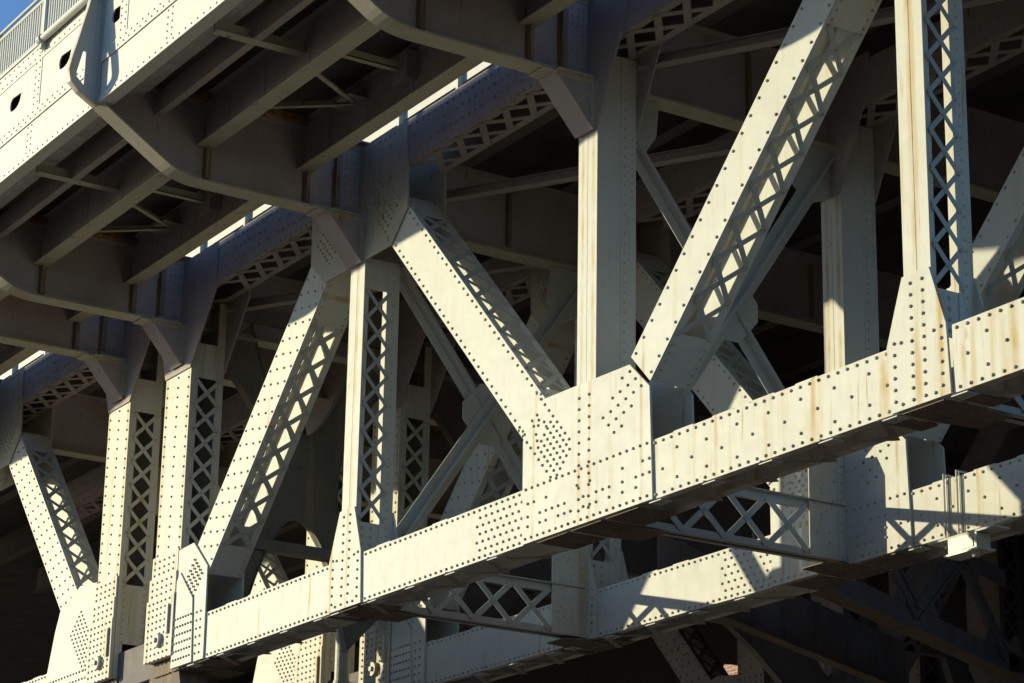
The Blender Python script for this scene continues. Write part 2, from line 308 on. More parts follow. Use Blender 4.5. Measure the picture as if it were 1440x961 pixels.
def make_truss(Y, label, full=True):
    global YF, SHADED
    YF = Y; SHADED = not full
    root = thing('steel_truss', label, 'bridge truss', (XR, Y, ZB), 'parallel riveted trusses of the bridge')
    # ---- lower chord, one length per panel
    spans = ((-62.0, -49.0, 'paint'), (-43.0, X1 - 0.43, 'paint'), (X1 - 0.43, X2 - 1.6, 'paint'), (X2 + 1.65, X3 - 0.45, 'stained'), (X3 + 0.58, -10.0, 'stained'))
    # solid run of the chord across the nodes sits behind the gussets
    for i, (a, b, mt) in enumerate(spans):
        body = MB(); rv = MB()
        a2, b2 = a + 0.012, b - 0.012
        body.box(a2, b2, Y, Y + 0.024, ZB, ZT); body.box(a2, b2, Y + DEP - 0.024, Y + DEP, ZB, ZT)
        for z0, z1 in ((ZB, ZB + 0.016), (ZT - 0.016, ZT)):
            for y0, y1 in ((Y + 0.024, Y + 0.14), (Y + DEP - 0.14, Y + DEP - 0.024)): body.box(a2, b2, y0, y1, z0 + 0.001, z1 - 0.001)
        # uneven splice plates along the top edge
        x = a2 + 0.5
        while x < b2 - 1.0:
            if random.random() < 0.6: body.box(x, x + 0.45, Y + 0.01, Y + 0.14, ZT, ZT + 0.02)
            x += 0.9
        o = part('lower_chord', body, mt, root)
        x = a2 + 0.08
        while x < b2:
            rv.rivet(pt(x, ZT - 0.055, 0), (0, -1, 0)); rv.rivet(pt(x + 0.02, ZB + 0.055, 0), (0, -1, 0))
            x += 0.163 if mt == 'paint' else 0.19
        if i == 2:
            for k in range(8):
                for j in range(5): rv.rivet(pt(b2 - 0.1 - 0.17 * k - (0.085 if j % 2 else 0), ZB + 0.17 + 0.128 * j, 0), (0, -1, 0))
        if mt == 'stained':
            x = a2 + 0.25; k = 0
            while x < b2 - 0.1:
                for z in ((0.2, 0.62) if k % 2 else (0.42,)): rv.rivet(pt(x, ZB + z + random.uniform(-.04, .04), 0), (0, -1, 0))
                x += 0.34; k += 1
        # lacing under the chord, ends lapping onto the angle in front
        per = 0.62; n = int((b2 - a2) / per)
        tabs = MB()
        for s in (0, 1):
            base = MB().bar((a2, Y - 0.03 if not s else Y + DEP, ZB - 0.022 - 0.014 * s), (a2 + per, Y + DEP if not s else Y - 0.03, ZB - 0.022 - 0.014 * s), (0, 0, 1), 0.11, 0.012)
            if full and -46 < a < X3 + 2:
                me = base.mesh('lattice_bar', 'grimy_shade', ORG[o.name])
                for k in range(s, n, 2): shift('lattice_bar', me, o, (per * k, 0, 0))
            else:
                jb = MB()
                for k in range(s, n, 2): jb.add([(q[0] + per * k, q[1], q[2]) for q in base.v], base.f)
                part('underside_lacing', jb, 'grimy_shade', o, 'stuff')
        for k in range(0, n + 1, 2):
            xx = a2 + per * k
            tabs.box(xx - 0.02, xx + 0.26, Y - 0.035, Y + 0.16, ZB - 0.052, ZB - 0.038)
            for q in (0.04, 0.12, 0.2): rv.rivet((xx + q, Y + 0.06, ZB - 0.052), (0, 0, -1), 0.02, 0.016)
        part('batten_plates', tabs, 'paint', o, 'stuff')
        part('rivets', rv, 'rivet', o, 'stuff')
    # ---- upper chord
    for a, b in ((-62.0, XL - 0.9), (XL - 0.9, XR + 1.45), (XR + 1.45, X1 - 1.75), (X1 + 1.62, X2 - 0.6), (X2 - 0.6, X3 - 1.6), (X3 + 1.6, -10.0)):
        body = MB(); rv = MB()
        body.box(a, b, Y, Y + 0.024, TB, TT); body.box(a, b, Y + DEP - 0.024, Y + DEP, TB, TT); body.box(a, b, Y + 0.025, Y + DEP - 0.025, TT - 0.03, TT - 0.01)
        for y0, y1 in ((Y + 0.024, Y + 0.13), (Y + DEP - 0.13, Y + DEP - 0.024)): body.box(a, b, y0, y1, TB + 0.001, TB + 0.015)
        o = part('upper_chord', body, 'grimy_shade', root)
        x = a + 0.1
        while x < b:
            for z in (TB + 0.06, TT - 0.06): rv.rivet(pt(x, z, 0), (0, -1, 0))
            for z in (0.26, 0.5):
                if random.random() < .6: rv.rivet(pt(x + 0.1, TB + z, 0), (0, -1, 0))
            x += 0.2
        per = 0.72; n = int((b - a - 0.3) / per)
        for s in (0, 1):
            y0, y1 = (Y + 0.07, Y + DEP - 0.07) if not s else (Y + DEP - 0.07, Y + 0.07)
            base = MB().bar((a + 0.15, y0, TB - 0.014 - 0.014 * s), (a + 0.15 + per, y1, TB - 0.014 - 0.014 * s), (0, 0, 1), 0.12, 0.012)
            if full and (abs(a - (X1 + 1.62)) < .1 or abs(a - (XR + 1.45)) < .1):
                me = base.mesh('lattice_bar', 'grimy_shade', ORG[o.name])
                for k in range(n): shift('lattice_bar', me, o, (per * k, 0, 0))
            else:
                jb = MB()
                for k in range(n): jb.add([(q[0] + per * k, q[1], q[2]) for q in base.v], base.f)
                part('underside_lacing', jb, 'grimy_shade', o, 'stuff')
        part('rivets', rv, 'grimy_shade', o, 'stuff')
    # ---- diagonals (front faces meet the gusset corners)
    diagonal(root, (XM, 16.9), (XL - 0.45, 9.6), 0.40, 1.9, 8.3, 2.6, 7.6, 4, 0.3, objs=full, per=0.6, wd=0.09)
    diagonal(root, (XR + 0.45, 9.8), (X1, 16.9), 0.40, 1.55, 8.2, 2.2, 6.9, 4, 0.32, objs=full, per=0.62, wd=0.1)
    diagonal(root, (X1, 16.9), (X2, 9.5), 0.39, 1.72, 8.3, 2.35, 8.0, 2, 0.2, objs=full, per=0.58, wd=0.09)
    diagonal(root, (X2, 9.65), (X3, 16.9), 0.335, 1.95, 8.4, 2.75, 7.6, 2, 0.275, objs=full, wd=0.08, per=0.6)
    # ---- light posts under the upper nodes (split front flange, laced, rear channel)
    for X in (X1, X3):
        m = Mem((X, 9.0), (X, 17.0), 0.25); body = MB(); rv = MB(); top = 15.2 - 9.0
        m.slab(body, 1.62, top, -0.25, -0.006, 0.0, 0.03); m.slab(body, 1.62, top, 0.006, 0.25, 0.0, 0.03)
        m.slab(body, 0.9, top, 0.222, 0.24, 0.031, 0.10); m.slab(body, 0.9, top, -0.24, -0.222, 0.031, 0.10)
        m.slab(body, 0.9, top, 0.232, 0.25, DEP - 0.25, DEP); m.slab(body, 0.9, top, 0.11, 0.231, DEP - 0.25, DEP - 0.235); m.slab(body, 0.9, top, 0.11, 0.231, DEP - 0.016, DEP - 0.001)
        m.slab(body, 0.9, 1.5, 0.2, 0.23, 0.05, DEP - 0.06); m.slab(body, top - 0.55, top, 0.2, 0.23, 0.05, DEP - 0.06)
        o = part('post', body, 'paint' if X == X1 else 'stained', root)
        lattice(m, o, 1.55, top - 0.6, 0.52, 1, 0.06, DEP - 0.20, rv, full and X > XM, 0.065, t=0.25)
        for k in range(34):
            rv.rivet(m.at(1.0 + 0.152 * k, 0.25, DEP - 0.12), (1, 0, 0), 0.02, 0.014)
        for aa in (0.98, 1.12, 1.26, 1.4):
            rv.rivet(m.at(aa, 0.23, 0.14), (1, 0, 0), 0.03, 0.025); rv.rivet(m.at(aa, 0.23, 0.30), (1, 0, 0), 0.03, 0.025)
        part('rivets', rv, 'lace', o, 'stuff')
    # ---- main post at the lower node: closed box, widening to gussets at the top
    m = Mem((X2, 9.0), (X2, 17.0), 0.25); body = MB(); rv = MB(); top = 16.4 - 9.0
    for t0, t1 in ((-0.25, -0.005), (0.005, 0.25)): m.slab(body, 2.0, top, t0, t1, 0.0, 0.03)
    m.slab(body, 2.0, top, -0.05, 0.05, 0.03, 0.05)
    for s in (-1, 1):
        m.slab(body, 2.0, top, *sorted((s * 0.225, s * 0.243)), 0.03, DEP); m.slab(body, 2.0, top, *sorted((s * 0.243, s * 0.258)), 0.43, 0.56)
        m.slab(body, 2.0, top, *sorted((s * 0.243, s * 0.262)), 0.56, DEP)
    m.slab(body, 2.0, top, -0.22, 0.22, DEP - 0.03, DEP - 0.002)
    o = part('post', body, 'paint', root)
    for k in range(31): rv.rivet(m.at(2.2 + 0.155 * k, 0.258, 0.495), (1, 0, 0), 0.021, 0.016)
    for k in range(10): rv.rivet(m.at(5.0 + 0.12 * k, 0.262, 0.63), (1, 0, 0), 0.02, 0.014)
    part('rivets', rv, 'lace', o, 'stuff')
    for yy in (-0.03, DEP + 0.001):
        mb = MB().prism([(X2 - 0.25, 15.12), (X2 + 0.25, 15.12), (X2 + 1.05, 16.75), (X2 + 1.05, 17.3), (X2 - 1.05, 17.3), (X2 - 1.05, 16.75)], 'y', Y + yy, Y + yy + 0.029)
        part('gusset_plate', mb, 'grimy_shade', root)
    # ---- paired posts over the pier
    for X, wl, wr in ((XL, -0.55, 0.5), (XR, -0.58, 0.55)):
        m = Mem((X, 9.0), (X, 17.0), 0.52); body = MB(); rv = MB(); top = 16.4 - 9.0
        m.slab(body, 0.3, top, wl, wr, 0.0, 0.03); m.slab(body, 0.3, top, wl, wr, DEP - 0.03, DEP)
        for t in (wl, wr - 0.018):
            for y0, y1 in ((0.03, 0.16), (DEP - 0.16, DEP - 0.03)): m.slab(body, 0.3, top, t, t + 0.018, y0, y1)
            m.slab(body, 1.0, 2.2, t + 0.002, t + 0.026, 0.1, DEP - 0.1); m.slab(body, top - 1.6, top - 0.9, t + 0.002, t + 0.026, 0.1, DEP - 0.1)
        o = part('post', body, 'stained', root)
        lattice(m, o, 2.25, top - 1.65, 0.49, 1, 0.11, DEP - 0.11, rv, full, 0.075, 'stained', t=wr)
        cl = MB(); m.slab(cl, 0.3, top, wl + 0.02, wl + 0.034, 0.031, DEP - 0.031); part('cover_plate', cl, 'flange', o)
        rows(rv, m, 2.4, 6.0, (wl + 0.09, (wl + wr) / 2, wr - 0.09), 0.2, 0.0, True)
        for k in range(9):
            for yy in (0.14, DEP - 0.14): rv.rivet(m.at(1.05 + 0.14 * k, wr + 0.01, yy), (1, 0, 0), 0.022, 0.018)
        # stacked reinforcing plates at the foot
        st = MB()
        m.slab(st, 0.3, 2.36, wl - 0.02, wr + 0.0, -0.045, -0.0125); m.slab(st, 0.3, 1.93, wl - 0.05, wr, -0.07, -0.046); m.slab(st, 0.3, 1.5, wl - 0.07, wr + 0.02, -0.095, -0.071)
        q = part('reinforcing_plate', st, 'stained', o)
        for z, y in ((2.25, -.045), (2.12, -.045), (2.0, -.045), (1.83, -.07), (1.7, -.07), (1.58, -.07)):
            for j in range(5): rv.rivet(m.at(z, wl + 0.1 + 0.21 * j, y), (0, -1, 0))
        for k in range(10):
            for j in range(6): rv.rivet(m.at(1.42 - 0.125 * k, wl + 0.06 + 0.18 * j, -0.095), (0, -1, 0))
        part('rivets', rv, 'rivet', o, 'stuff')
        pn = MB().tube(pt(X, ZB + 0.62, -0.09), pt(X, ZB + 0.62, -0.17), 0.14, 24).tube(pt(X, ZB + 0.62, -0.17), pt(X, ZB + 0.62, -0.21), 0.05, 12)
        part('pin', pn, 'stained', o)
        part('slot_bar', MB().box(X + 0.33, X + 0.42, Y - 0.14, Y - 0.095, ZB + 0.7, ZB + 1.25), 'stained', o)
        # top gussets of the paired posts
        for yy in (-0.03, DEP + 0.001):
            sg = 1 if X == XR else -1
            a, b = X + wl, X + wr
            mb = MB().prism([(a, 14.98), (b, 14.98), (b + 0.95, 16.3), (b + 0.95, 17.3), (a - 0.4, 17.3), (a - 0.4, 16.0)], 'y', Y + yy, Y + yy + 0.029)
            part('gusset_plate', mb, 'grimy_shade', root)
    # ---- gusset plates
    rv = MB()
    poly = [(X2 - 1.63, ZB), (X2 + 1.72, ZB), (X2 + 1.65, 10.70), (X2 + 1.16, 11.14), (X2 - 1.08, 11.18), (X2 - 1.65, 10.65)]
    o = gusset(root, poly)
    yg = -0.035
    m2 = Mem((X1, 16.9), (X2, 9.5), .39); m3 = Mem((X2, 9.65), (X3, 16.9), .33)
    grid_rivets(rv, m2, 8.75, 9.5, -0.22, 0.24, 0.125, 0.115, yg, False); rows(rv, m2, 8.1, 9.4, (-0.34, 0.34), 0.16, yg)
    for q_ in range(9): rv.rivet(m2.at(8.3 + 0.05 * q_, random.uniform(-0.2, 0.2), yg), (0, -1, 0))
    grid_rivets(rv, m3, 0.95, 1.95, -0.26, 0.27, 0.17, 0.2, yg)
    for z in [10.95 - 0.17 * k for k in range(11)]:
        for x in (-0.13, 0.13): rv.rivet(pt(X2 + x, z, yg), (0, -1, 0))
    x = X2 - 1.55
    while x < X2 + 1.65:
        rv.rivet(pt(x, ZT - 0.03, yg), (0, -1, 0)); rv.rivet(pt(x, ZB + 0.07, yg), (0, -1, 0))
        for z in (0.25, 0.4, 0.6):
            if random.random() < 0.5: rv.rivet(pt(x + 0.06, ZB + z, yg), (0, -1, 0))
        x += 0.165
    part('rivets', rv, 'rivet', o, 'stuff')
    for X in (X1, X3):
        rv = MB()
        o = gusset(root, [(X - 0.52, ZB), (X + 0.57, ZB), (X + 0.52, 9.94), (X + 0.25, 10.74), (X - 0.25, 10.74), (X - 0.57, 9.9)], mat='paint' if X == X1 else 'stained')
        for k in range(11):
            z = 10.62 - 0.15 * k
            for x in (-0.1, 0.12): rv.rivet(pt(X + x, z, yg), (0, -1, 0))
            if z < 9.95:
                for x in (-0.43, 0.43): rv.rivet(pt(X + x, z + 0.05, yg), (0, -1, 0))
        for x in (-0.3, 0.3): rv.rivet(pt(X + x, ZB + 0.07, yg), (0, -1, 0)); rv.rivet(pt(X + x, ZT, yg), (0, -1, 0))
        part('rivets', rv, 'rivet', o, 'stuff')
    for X in (X1, X3, XM):
        rv = MB()
        o = gusset(root, [(X - 1.72, 15.62), (X - 1.18, 15.12), (X + 1.2, 15.12), (X + 1.74, 15.65), (X + 1.62, 17.28), (X - 1.75, 17.28)], mat='flange')
        ma = Mem((X, 16.9), (X + 7, 9.7), .39); mc = Mem((X, 16.9), (X - 7, 9.9), .4)
        for mm in (ma, mc): grid_rivets(rv, mm, 0.75, 1.75, -0.32, 0.33, 0.125, 0.13, yg, False)
        for k in range(18): rv.rivet(pt(X - 1.5 + 0.17 * k, TT - 0.03, yg), (0, -1, 0))
        part('rivets', rv, 'flange', o, 'stuff')
    # pier gussets
    rv = MB()
    o = gusset(root, [(XR + 0.55, ZB), (XR + 1.86, ZB), (XR + 1.84, 10.78), (XR + 1.2, 11.34), (XR + 0.44, 11.31), (XR + 0.5, 10.0)], y=-0.035)
    ov = MB().prism([(XR + 0.52, ZB + 0.001), (XR + 1.42, ZB + 0.001), (XR + 1.32, 10.27), (XR + 0.72, 10.85), (XR + 0.6, 10.7)], 'y', Y - 0.062, Y - 0.0355)
    part('overlay_plate', ov, 'paint', o)
    m1 = Mem((XR + 0.45, 9.8), (X1, 16.9), .4)
    grid_rivets(rv, m1, 0.95, 1.5, -0.2, 0.3, 0.125, 0.115, -0.05, False)
    for r_ in range(6):
        for k in range(7): rv.rivet(pt(XR + 0.62 + 0.115 * k, ZB + 0.14 + 0.155 * r_, -0.062), (0, -1, 0))
        for k in range(2): rv.rivet(pt(XR + 1.5 + 0.17 * k, ZB + 0.14 + 0.155 * r_, -0.035), (0, -1, 0))
    part('rivets', rv, 'rivet', o, 'stuff')
    rv = MB()
    o = gusset(root, [(XL - 3.1, ZB), (XL - 0.5, ZB), (XL - 0.5, 11.40), (XL - 1.35, 11.48), (XL - 2.35, 11.1), (XL - 2.55, 10.7)], y=-0.035)
    m0 = Mem((XM, 16.9), (XL - 0.45, 9.6), .4)
    grid_rivets(rv, m0, 8.45, 9.6, -0.3, 0.34, 0.125, 0.125, yg, False)
    for r_ in range(3):
        for k in range(14): rv.rivet(pt(XL - 2.6 + 0.15 * k, ZB + 0.3 + 0.16 * r_, yg), (0, -1, 0))
    part('rivets', rv, 'rivet', o, 'stuff')
    # chord core behind the pier plates, bearing shoes
    part('bearing_chord', MB().box(XL - 2.0, XR + 1.2, Y + 0.1, Y + DEP - 0.1, ZB + 0.02, ZT - 0.1), 'dark', root)
    for X in (XL, XR):
        part('bearing_shoe', MB().prism([(X - 1.1, 7.71), (X + 1.1, 7.71), (X + 0.55, ZB + 0.25), (X - 0.55, ZB + 0.25)], 'y', Y + 0.06, Y + DEP - 0.06), 'under', root)
    # level node plates under the lower nodes
    for X, e in ((X2, 1.3), (X1, 0.7), (X3, 0.8), (XR + 0.8, 1.2)):
        flip = (lambda y: 2 * Y + DEP - y) if Y in (24.7, 40.9) else (lambda y: y)
        for pl in ([(X - e, Y + 0.02), (X - 0.5, Y + 0.02), (X - 0.5, Y + DEP), (X - e, Y + DEP)], [(X + 0.5, Y + 0.02), (X + e, Y + 0.02), (X + e, Y + DEP), (X + 0.5, Y + DEP)],
                   [(X - 0.38, Y + 0.02), (X + 0.38, Y + 0.02), (X + 0.38, Y + DEP), (X + 0.3, Y + DEP + 0.5), (X - 0.3, Y + DEP + 0.5), (X - 0.38, Y + DEP)]):
            if abs(pl[1][0] - pl[0][0]) < 0.15: continue
            o = part('node_plate', MB().prism([(x, flip(y)) for x, y in pl], 'z', ZB - 0.03, ZB - 0.012), 'under', root)
            rv = MB(); x = pl[0][0] + 0.07
            while x < pl[1][0]:
                for y in (0.09, 0.2, DEP - 0.2, DEP - 0.09): rv.rivet((x, Y + y, ZB - 0.03), (0, 0, -1), 0.022, 0.018)
                x += 0.15
            part('rivets', rv, 'under', o, 'stuff')
    return root

t1 = make_truss(TRUSS_Y[0], 'sunlit near riveted truss carrying the deck brackets and kerbside walkway')
t2 = make_truss(TRUSS_Y[1], 'second riveted truss, tied to the sunlit near one by low lattice struts')
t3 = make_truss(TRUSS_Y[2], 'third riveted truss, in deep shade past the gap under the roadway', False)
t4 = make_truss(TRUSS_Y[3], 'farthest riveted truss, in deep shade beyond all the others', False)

SHADED = False
# ------------------------------------------------------------------ floor beams with cantilever brackets
FBN = {XM: 'floor beam beyond the paired pier posts, its cantilever outermost along the bridge', XL: 'floor beam over the pier post that stands beside the descending diagonal',
       XR: 'floor beam over the pier post that stands beside the rising diagonal', X1: 'floor beam over the slim laced post, its bracket carrying the teardrop outrigger',
       X2: 'floor beam over the solid box post with gussets flaring at its head', X3: 'floor beam over the rust-stained slim laced post'}
def arc_pts(p, q, r_, n=8):
    return [(p[0] + (q[0] - p[0]) * t + r_[0] * t * (1 - t), p[1] + (q[1] - p[1]) * t + r_[1] * t * (1 - t)) for t in [i / n for i in range(n + 1)]]
for X in FBX:
    root = thing('floor_beam', FBN[X], 'floor beam', (X, 15.0, 16.0), 'floor beams across the bridge')
    zb, zt = 15.95, 17.35
    curve = [(14.97, 16.93), (16.2, 16.14)]
    for t in (0.15, 0.3, 0.45, 0.6, 0.75, 0.9, 1.0):      # quadratic bend into the level part
        a, b, c = (16.2, 16.14), (16.49, 15.955), (16.95, 15.955)
        curve.append(tuple((1 - t) ** 2 * a[i] + 2 * t * (1 - t) * b[i] + t * t * c[i] for i in (0, 1)))
    far = [(61.6 - y, z) for y, z in reversed(curve)]
    low = curve + far
    web = MB().prism([(y, z + 0.01) for y, z in low] + [(46.63, zt), (14.97, zt)], 'x', X - 0.008, X + 0.008)
    part('web', web, 'grimy_shade', root)
    fl = MB()
    def normal_off(pts, d):
        out = []
        for i in range(len(pts)):
            p, q = pts[max(0, i - 1)], pts[min(len(pts) - 1, i + 1)]; dx, dz = q[0] - p[0], q[1] - p[1]; L = math.hypot(dx, dz); out.append((dz / L * d, -dx / L * d))
        return out
    fl.strip(low, normal_off(low, 0.03), 'x', X - 0.19, X + 0.19)
    fl.strip(low, normal_off(low, -0.11), 'x', X + 0.009, X + 0.024); fl.strip(low, normal_off(low, -0.11), 'x', X - 0.024, X - 0.009)
    part('lower_flange', fl, 'flange', root)
    tf = MB().box(X - 0.17, X + 0.17, 15.02, 46.6, zt, zt + 0.025).box(X + 0.009, X + 0.022, 15.02, 46.6, zt - 0.12, zt - 0.001)
    part('upper_flange', tf, 'grimy_shade', root)
    for y in (16.95, 18.85):
        part('stiffener', MB().angle((X + 0.009, y + 0.02, 16.02), (X + 0.009, y + 0.02, zt - 0.13), (1, 0, 0), (0, 1, 0), 0.12), 'seam', root)
    for y in (19.45, 23.0, 27.5, 30.0, 32.5):
        part('stiffener', MB().box(X + 0.01, X + 0.11, y, y + 0.016, 16.1, zt - 0.13).box(X + 0.009, X + 0.022, y, y + 0.12, 16.1, zt - 0.13), 'seam', root)
    for y in (16.97, 18.87, 19.45):
        part('rust_seam', MB().box(X + 0.0095, X + 0.03, y - 0.035, y - 0.002, 15.99, 16.62 + random.uniform(0.1, 0.5)), 'rust', root)
    part('rust_seam', MB().box(X + 0.0245, X + 0.045, 18.2, 19.42, 15.957, 15.975), 'rust', root)
    part('rust_seam', MB().box(X + 0.0245, X + 0.04, 16.98, 17.5, 15.957, 15.972), 'rust', root)
    part('web_splice_plate', MB().box(X + 0.009, X + 0.02, 19.6, 19.95, 16.08, zt - 0.13), 'grimy_shade', root)
    part('flange_splice_plate', MB().box(X - 0.21, X + 0.21, 19.05, 19.32, zb - 0.055, zb - 0.031), 'flange', root)
    rv = MB()
    for i in range(len(low) - 1):
        p, q = low[i], low[i + 1]; L = math.hypot(q[0] - p[0], q[1] - p[1]); n = max(1, int(L / 0.24))
        for k in range(n):
            t = (k + .5) / n; rv.rivet((X + 0.024, p[0] + (q[0] - p[0]) * t, p[1] + (q[1] - p[1]) * t + 0.065), (1, 0, 0), 0.023, 0.018)
            y = p[0] + (q[0] - p[0]) * t
            if 15.2 < y < 25: rv.rivet((X + 0.022, y, zt - 0.06), (1, 0, 0), 0.022, 0.018)
    for y in (16.9, 17.02, 18.9, 19.5, 19.68, 19.78, 19.88):
        for k in range(8): rv.rivet((X + 0.026, y, 16.15 + 0.14 * k), (1, 0, 0), 0.021, 0.017)
    part('rivets', rv, 'flange', root, 'stuff')
    # wedge bracket under the beam against the truss post
    for base, sg in ((20.0, 1),):
        y0, y1, yt = base - 0.78, base - 0.002, base - 0.08
        z0 = 15.10
        wx = 0.24
        wb = MB().prism([(y0, zb - 0.036), (yt, z0), (y1, z0 + 0.04), (y1, zb - 0.036)], 'x', X - wx, X + wx)
        wo = part('knee_bracket', wb, 'grimy_shade', root)
        ed = MB().angle((X + wx, y1 - 0.02, z0 + 0.06), (X + wx, y1 - 0.02, zb - 0.04), (1, 0, 0), (0, -1, 0), 0.1).angle((X + wx, y0 + 0.02, zb - 0.04), (X + wx, y1 - 0.12, zb - 0.04), (1, 0, 0), (0, 0, -1), 0.1)
        part('edge_angle', ed, 'flange', wo)
        r2 = MB()
        for k in range(6): r2.rivet((X + wx + 0.016, y1 - 0.08, z0 + 0.13 + 0.12 * k), (1, 0, 0), 0.018, 0.014); r2.rivet((X + wx + 0.0, y1 - 0.17, z0 + 0.2 + 0.11 * k), (1, 0, 0), 0.018, 0.014)
        for k in range(5): r2.rivet((X + wx + 0.016, y0 + 0.1 + 0.12 * k, zb - 0.1), (1, 0, 0), 0.018, 0.014)
        part('rivets', r2, 'flange', wo, 'stuff')
    for y0, y1 in ((16.35, 16.92), (17.85, 18.75)):
        part('packing_block', MB().box(X + 0.0, X + 0.32, y0, y1, zt + 0.026, zt + 0.15), 'rust', root)
    # teardrop outrigger in front of the fascia
    out = [(14.94, 16.86), (14.60, 17.06), (14.46, 17.2), (14.42, 17.38), (14.46, 17.6), (14.69, 18.6), (14.80, 19.3), (14.95, 19.3)]
    slot = [(14.70, 17.19), (14.57, 17.31), (14.56, 17.40), (14.65, 17.80), (14.70, 17.80)]
    ou = part('outrigger', MB().holed(out, slot, 'x', X - 0.012, X + 0.012), 'lace', root)
    ofl = out[:7]
    part('edge_flange', MB().strip(ofl, normal_off(ofl, -0.018), 'x', X - 0.07, X + 0.07), 'paint', ou)
    part('fixing_angle', MB().angle((X + 0.012, 14.945, 16.9), (X + 0.012, 14.945, 19.2), (1, 0, 0), (0, -1, 0), 0.1, 0.014), 'lace', ou)
    r2 = MB()
    for k in range(20): r2.rivet((X + 0.026, 14.89, 16.98 + 0.112 * k), (1, 0, 0), 0.016, 0.012)
    part('rivets', r2, 'lace', ou, 'stuff')

# ------------------------------------------------------------------ fascia girder and railing
XA, XB = -75.0, -12.0
fr = thing('fascia_girder', 'bright cream riveted edge girder of the walkway with rounded hand holes', 'girder', (X1, 14.96, 16.9))
YO = 14.96
part('lower_plate', MB().box(XA, XB, YO, YO + 0.02, 16.92, 17.66), 'white', fr)
holes = [-40.78 + 2.25 * k for k in range(-3, 6)]
xs = [XA] + [h + 1.125 for h in holes[:-1]] + [XB]
seams = [XA, -46.9, -43.2, -39.62, -35.9, -32.2, XB]
prev = XA
edges = [XA] + [h - 1.1 for h in holes[:1]] + [(holes[i] + holes[i + 1]) / 2 for i in range(len(holes) - 1)] + [holes[-1] + 1.1, XB]
for i in range(len(edges) - 1):
    a, b = edges[i], edges[i + 1]
    hh = [h for h in holes if a < h < b]
    if hh:
        h = hh[0]; z = 18.28
        inner = [(h - 0.20, z - 0.10), (h - 0.05, z - 0.11), (h + 0.08, z - 0.09), (h + 0.18, z - 0.02), (h + 0.24, z + 0.13), (h - 0.20, z + 0.16), (h - 0.28, z + 0.10), (h - 0.29, z + 0.02), (h - 0.26, z - 0.06)]
        mb = MB().holed([(a, 17.66), (b, 17.66), (b, 18.76), (a, 18.76)], inner, 'y', YO - 0.012, YO + 0.012)
    else: mb = MB().box(a, b, YO - 0.012, YO + 0.012, 17.66, 18.76)
    part('middle_plate', mb, 'white', fr)
part('top_plate', MB().box(XA, XB, YO - 0.024, YO + 0.0, 18.74, 19.06), 'white', fr)
part('lap_strip', MB().box(XA, XB, YO - 0.024, YO - 0.0125, 17.62, 17.84), 'white', fr)
for s in seams[1:-1]: part('lap_strip', MB().box(s - 0.32, s, YO - 0.022, YO - 0.0125, 17.845, 18.735), 'white', fr)
part('bottom_flange', MB().box(XA, XB, YO + 0.0, YO + 0.22, 16.895, 16.918).box(XA, XB, YO - 0.014, YO - 0.001, 16.9, 17.03), 'white', fr)
part('inner_web', MB().box(XA, XB, YO + 0.38, YO + 0.40, 17.3, 19.05), 'grimy_shade', fr)
part('coping', MB().box(XA, XB, YO - 0.05, YO + 0.42, 19.061, 19.09), 'white', fr)
rv = MB(); x = -47.0
while x < -28:
    rv.rivet((x, YO - 0.014, 16.97), (0, -1, 0), 0.019, 0.016)
    for z, d in ((17.69, 0), (17.78, .09), (18.82, 0), (18.98, .09)): rv.rivet((x + d, YO - 0.024, z), (0, -1, 0), 0.019, 0.016)
    x += 0.22
for s in seams[1:-1]:
    for k in range(7):
        for d in (-0.08, -0.25): rv.rivet((s + d, YO - 0.022, 17.93 + 0.13 * k), (0, -1, 0), 0.019, 0.016)
for s in (-42.6, -40.1, -34.3, -31.5):
    for k in range(5):
        for d in (0, 0.17): rv.rivet((s + d, YO, 17.08 + 0.12 * k), (0, -1, 0), 0.019, 0.016)
part('rivets', rv, 'white', fr, 'stuff')

rr = thing('railing', 'pale picket railing along the outer edge of the walkway', 'railing', (X1, 14.9, 19.1))
for z, r_ in ((19.17, 0.035), (19.95, 0.04), (20.1, 0.03)):
    part('rail', MB().tube((XA, 14.98, z), (XB, 14.98, z), r_, 10), 'white', rr)
for k in range(-8, 10): part('post', MB().box(-39.68 + 2.4 * k - 0.05, -39.68 + 2.4 * k + 0.05, 14.92, 15.04, 18.86, 20.18), 'white', rr)
pk = MB().box(-0.016, 0.016, 14.965 - 14.9, 14.995 - 14.9, 19.18 - 19.1, 19.94 - 19.1).mesh('picket', 'white')
for k in range(88):
    shift('picket', pk, rr, (-45.6 + 0.11 * k - X1, 0, 0))
restp = MB(); x = XA
while x < XB:
    if not -45.7 < x < -35.9: restp.box(x - 0.016, x + 0.016, 14.965, 14.995, 19.18, 19.94)
    x += 0.11
part('further_pickets', restp, 'white', rr, 'stuff')
cp_ = thing('service_pipe', 'white service pipe running along the foot of the picket railing', 'pipe', (-39.5, 14.86, 19.08))
part('pipe_run', MB().tube((-39.5, 14.85, 19.02), (XB, 14.85, 19.02), 0.065, 14), 'white', cp_)
part('bracket_collar', MB().tube((-39.56, 14.85, 19.02), (-39.44, 14.85, 19.02), 0.09, 14).box(-39.55, -39.45, 14.83, 14.94, 18.85, 19.02), 'lace', cp_)

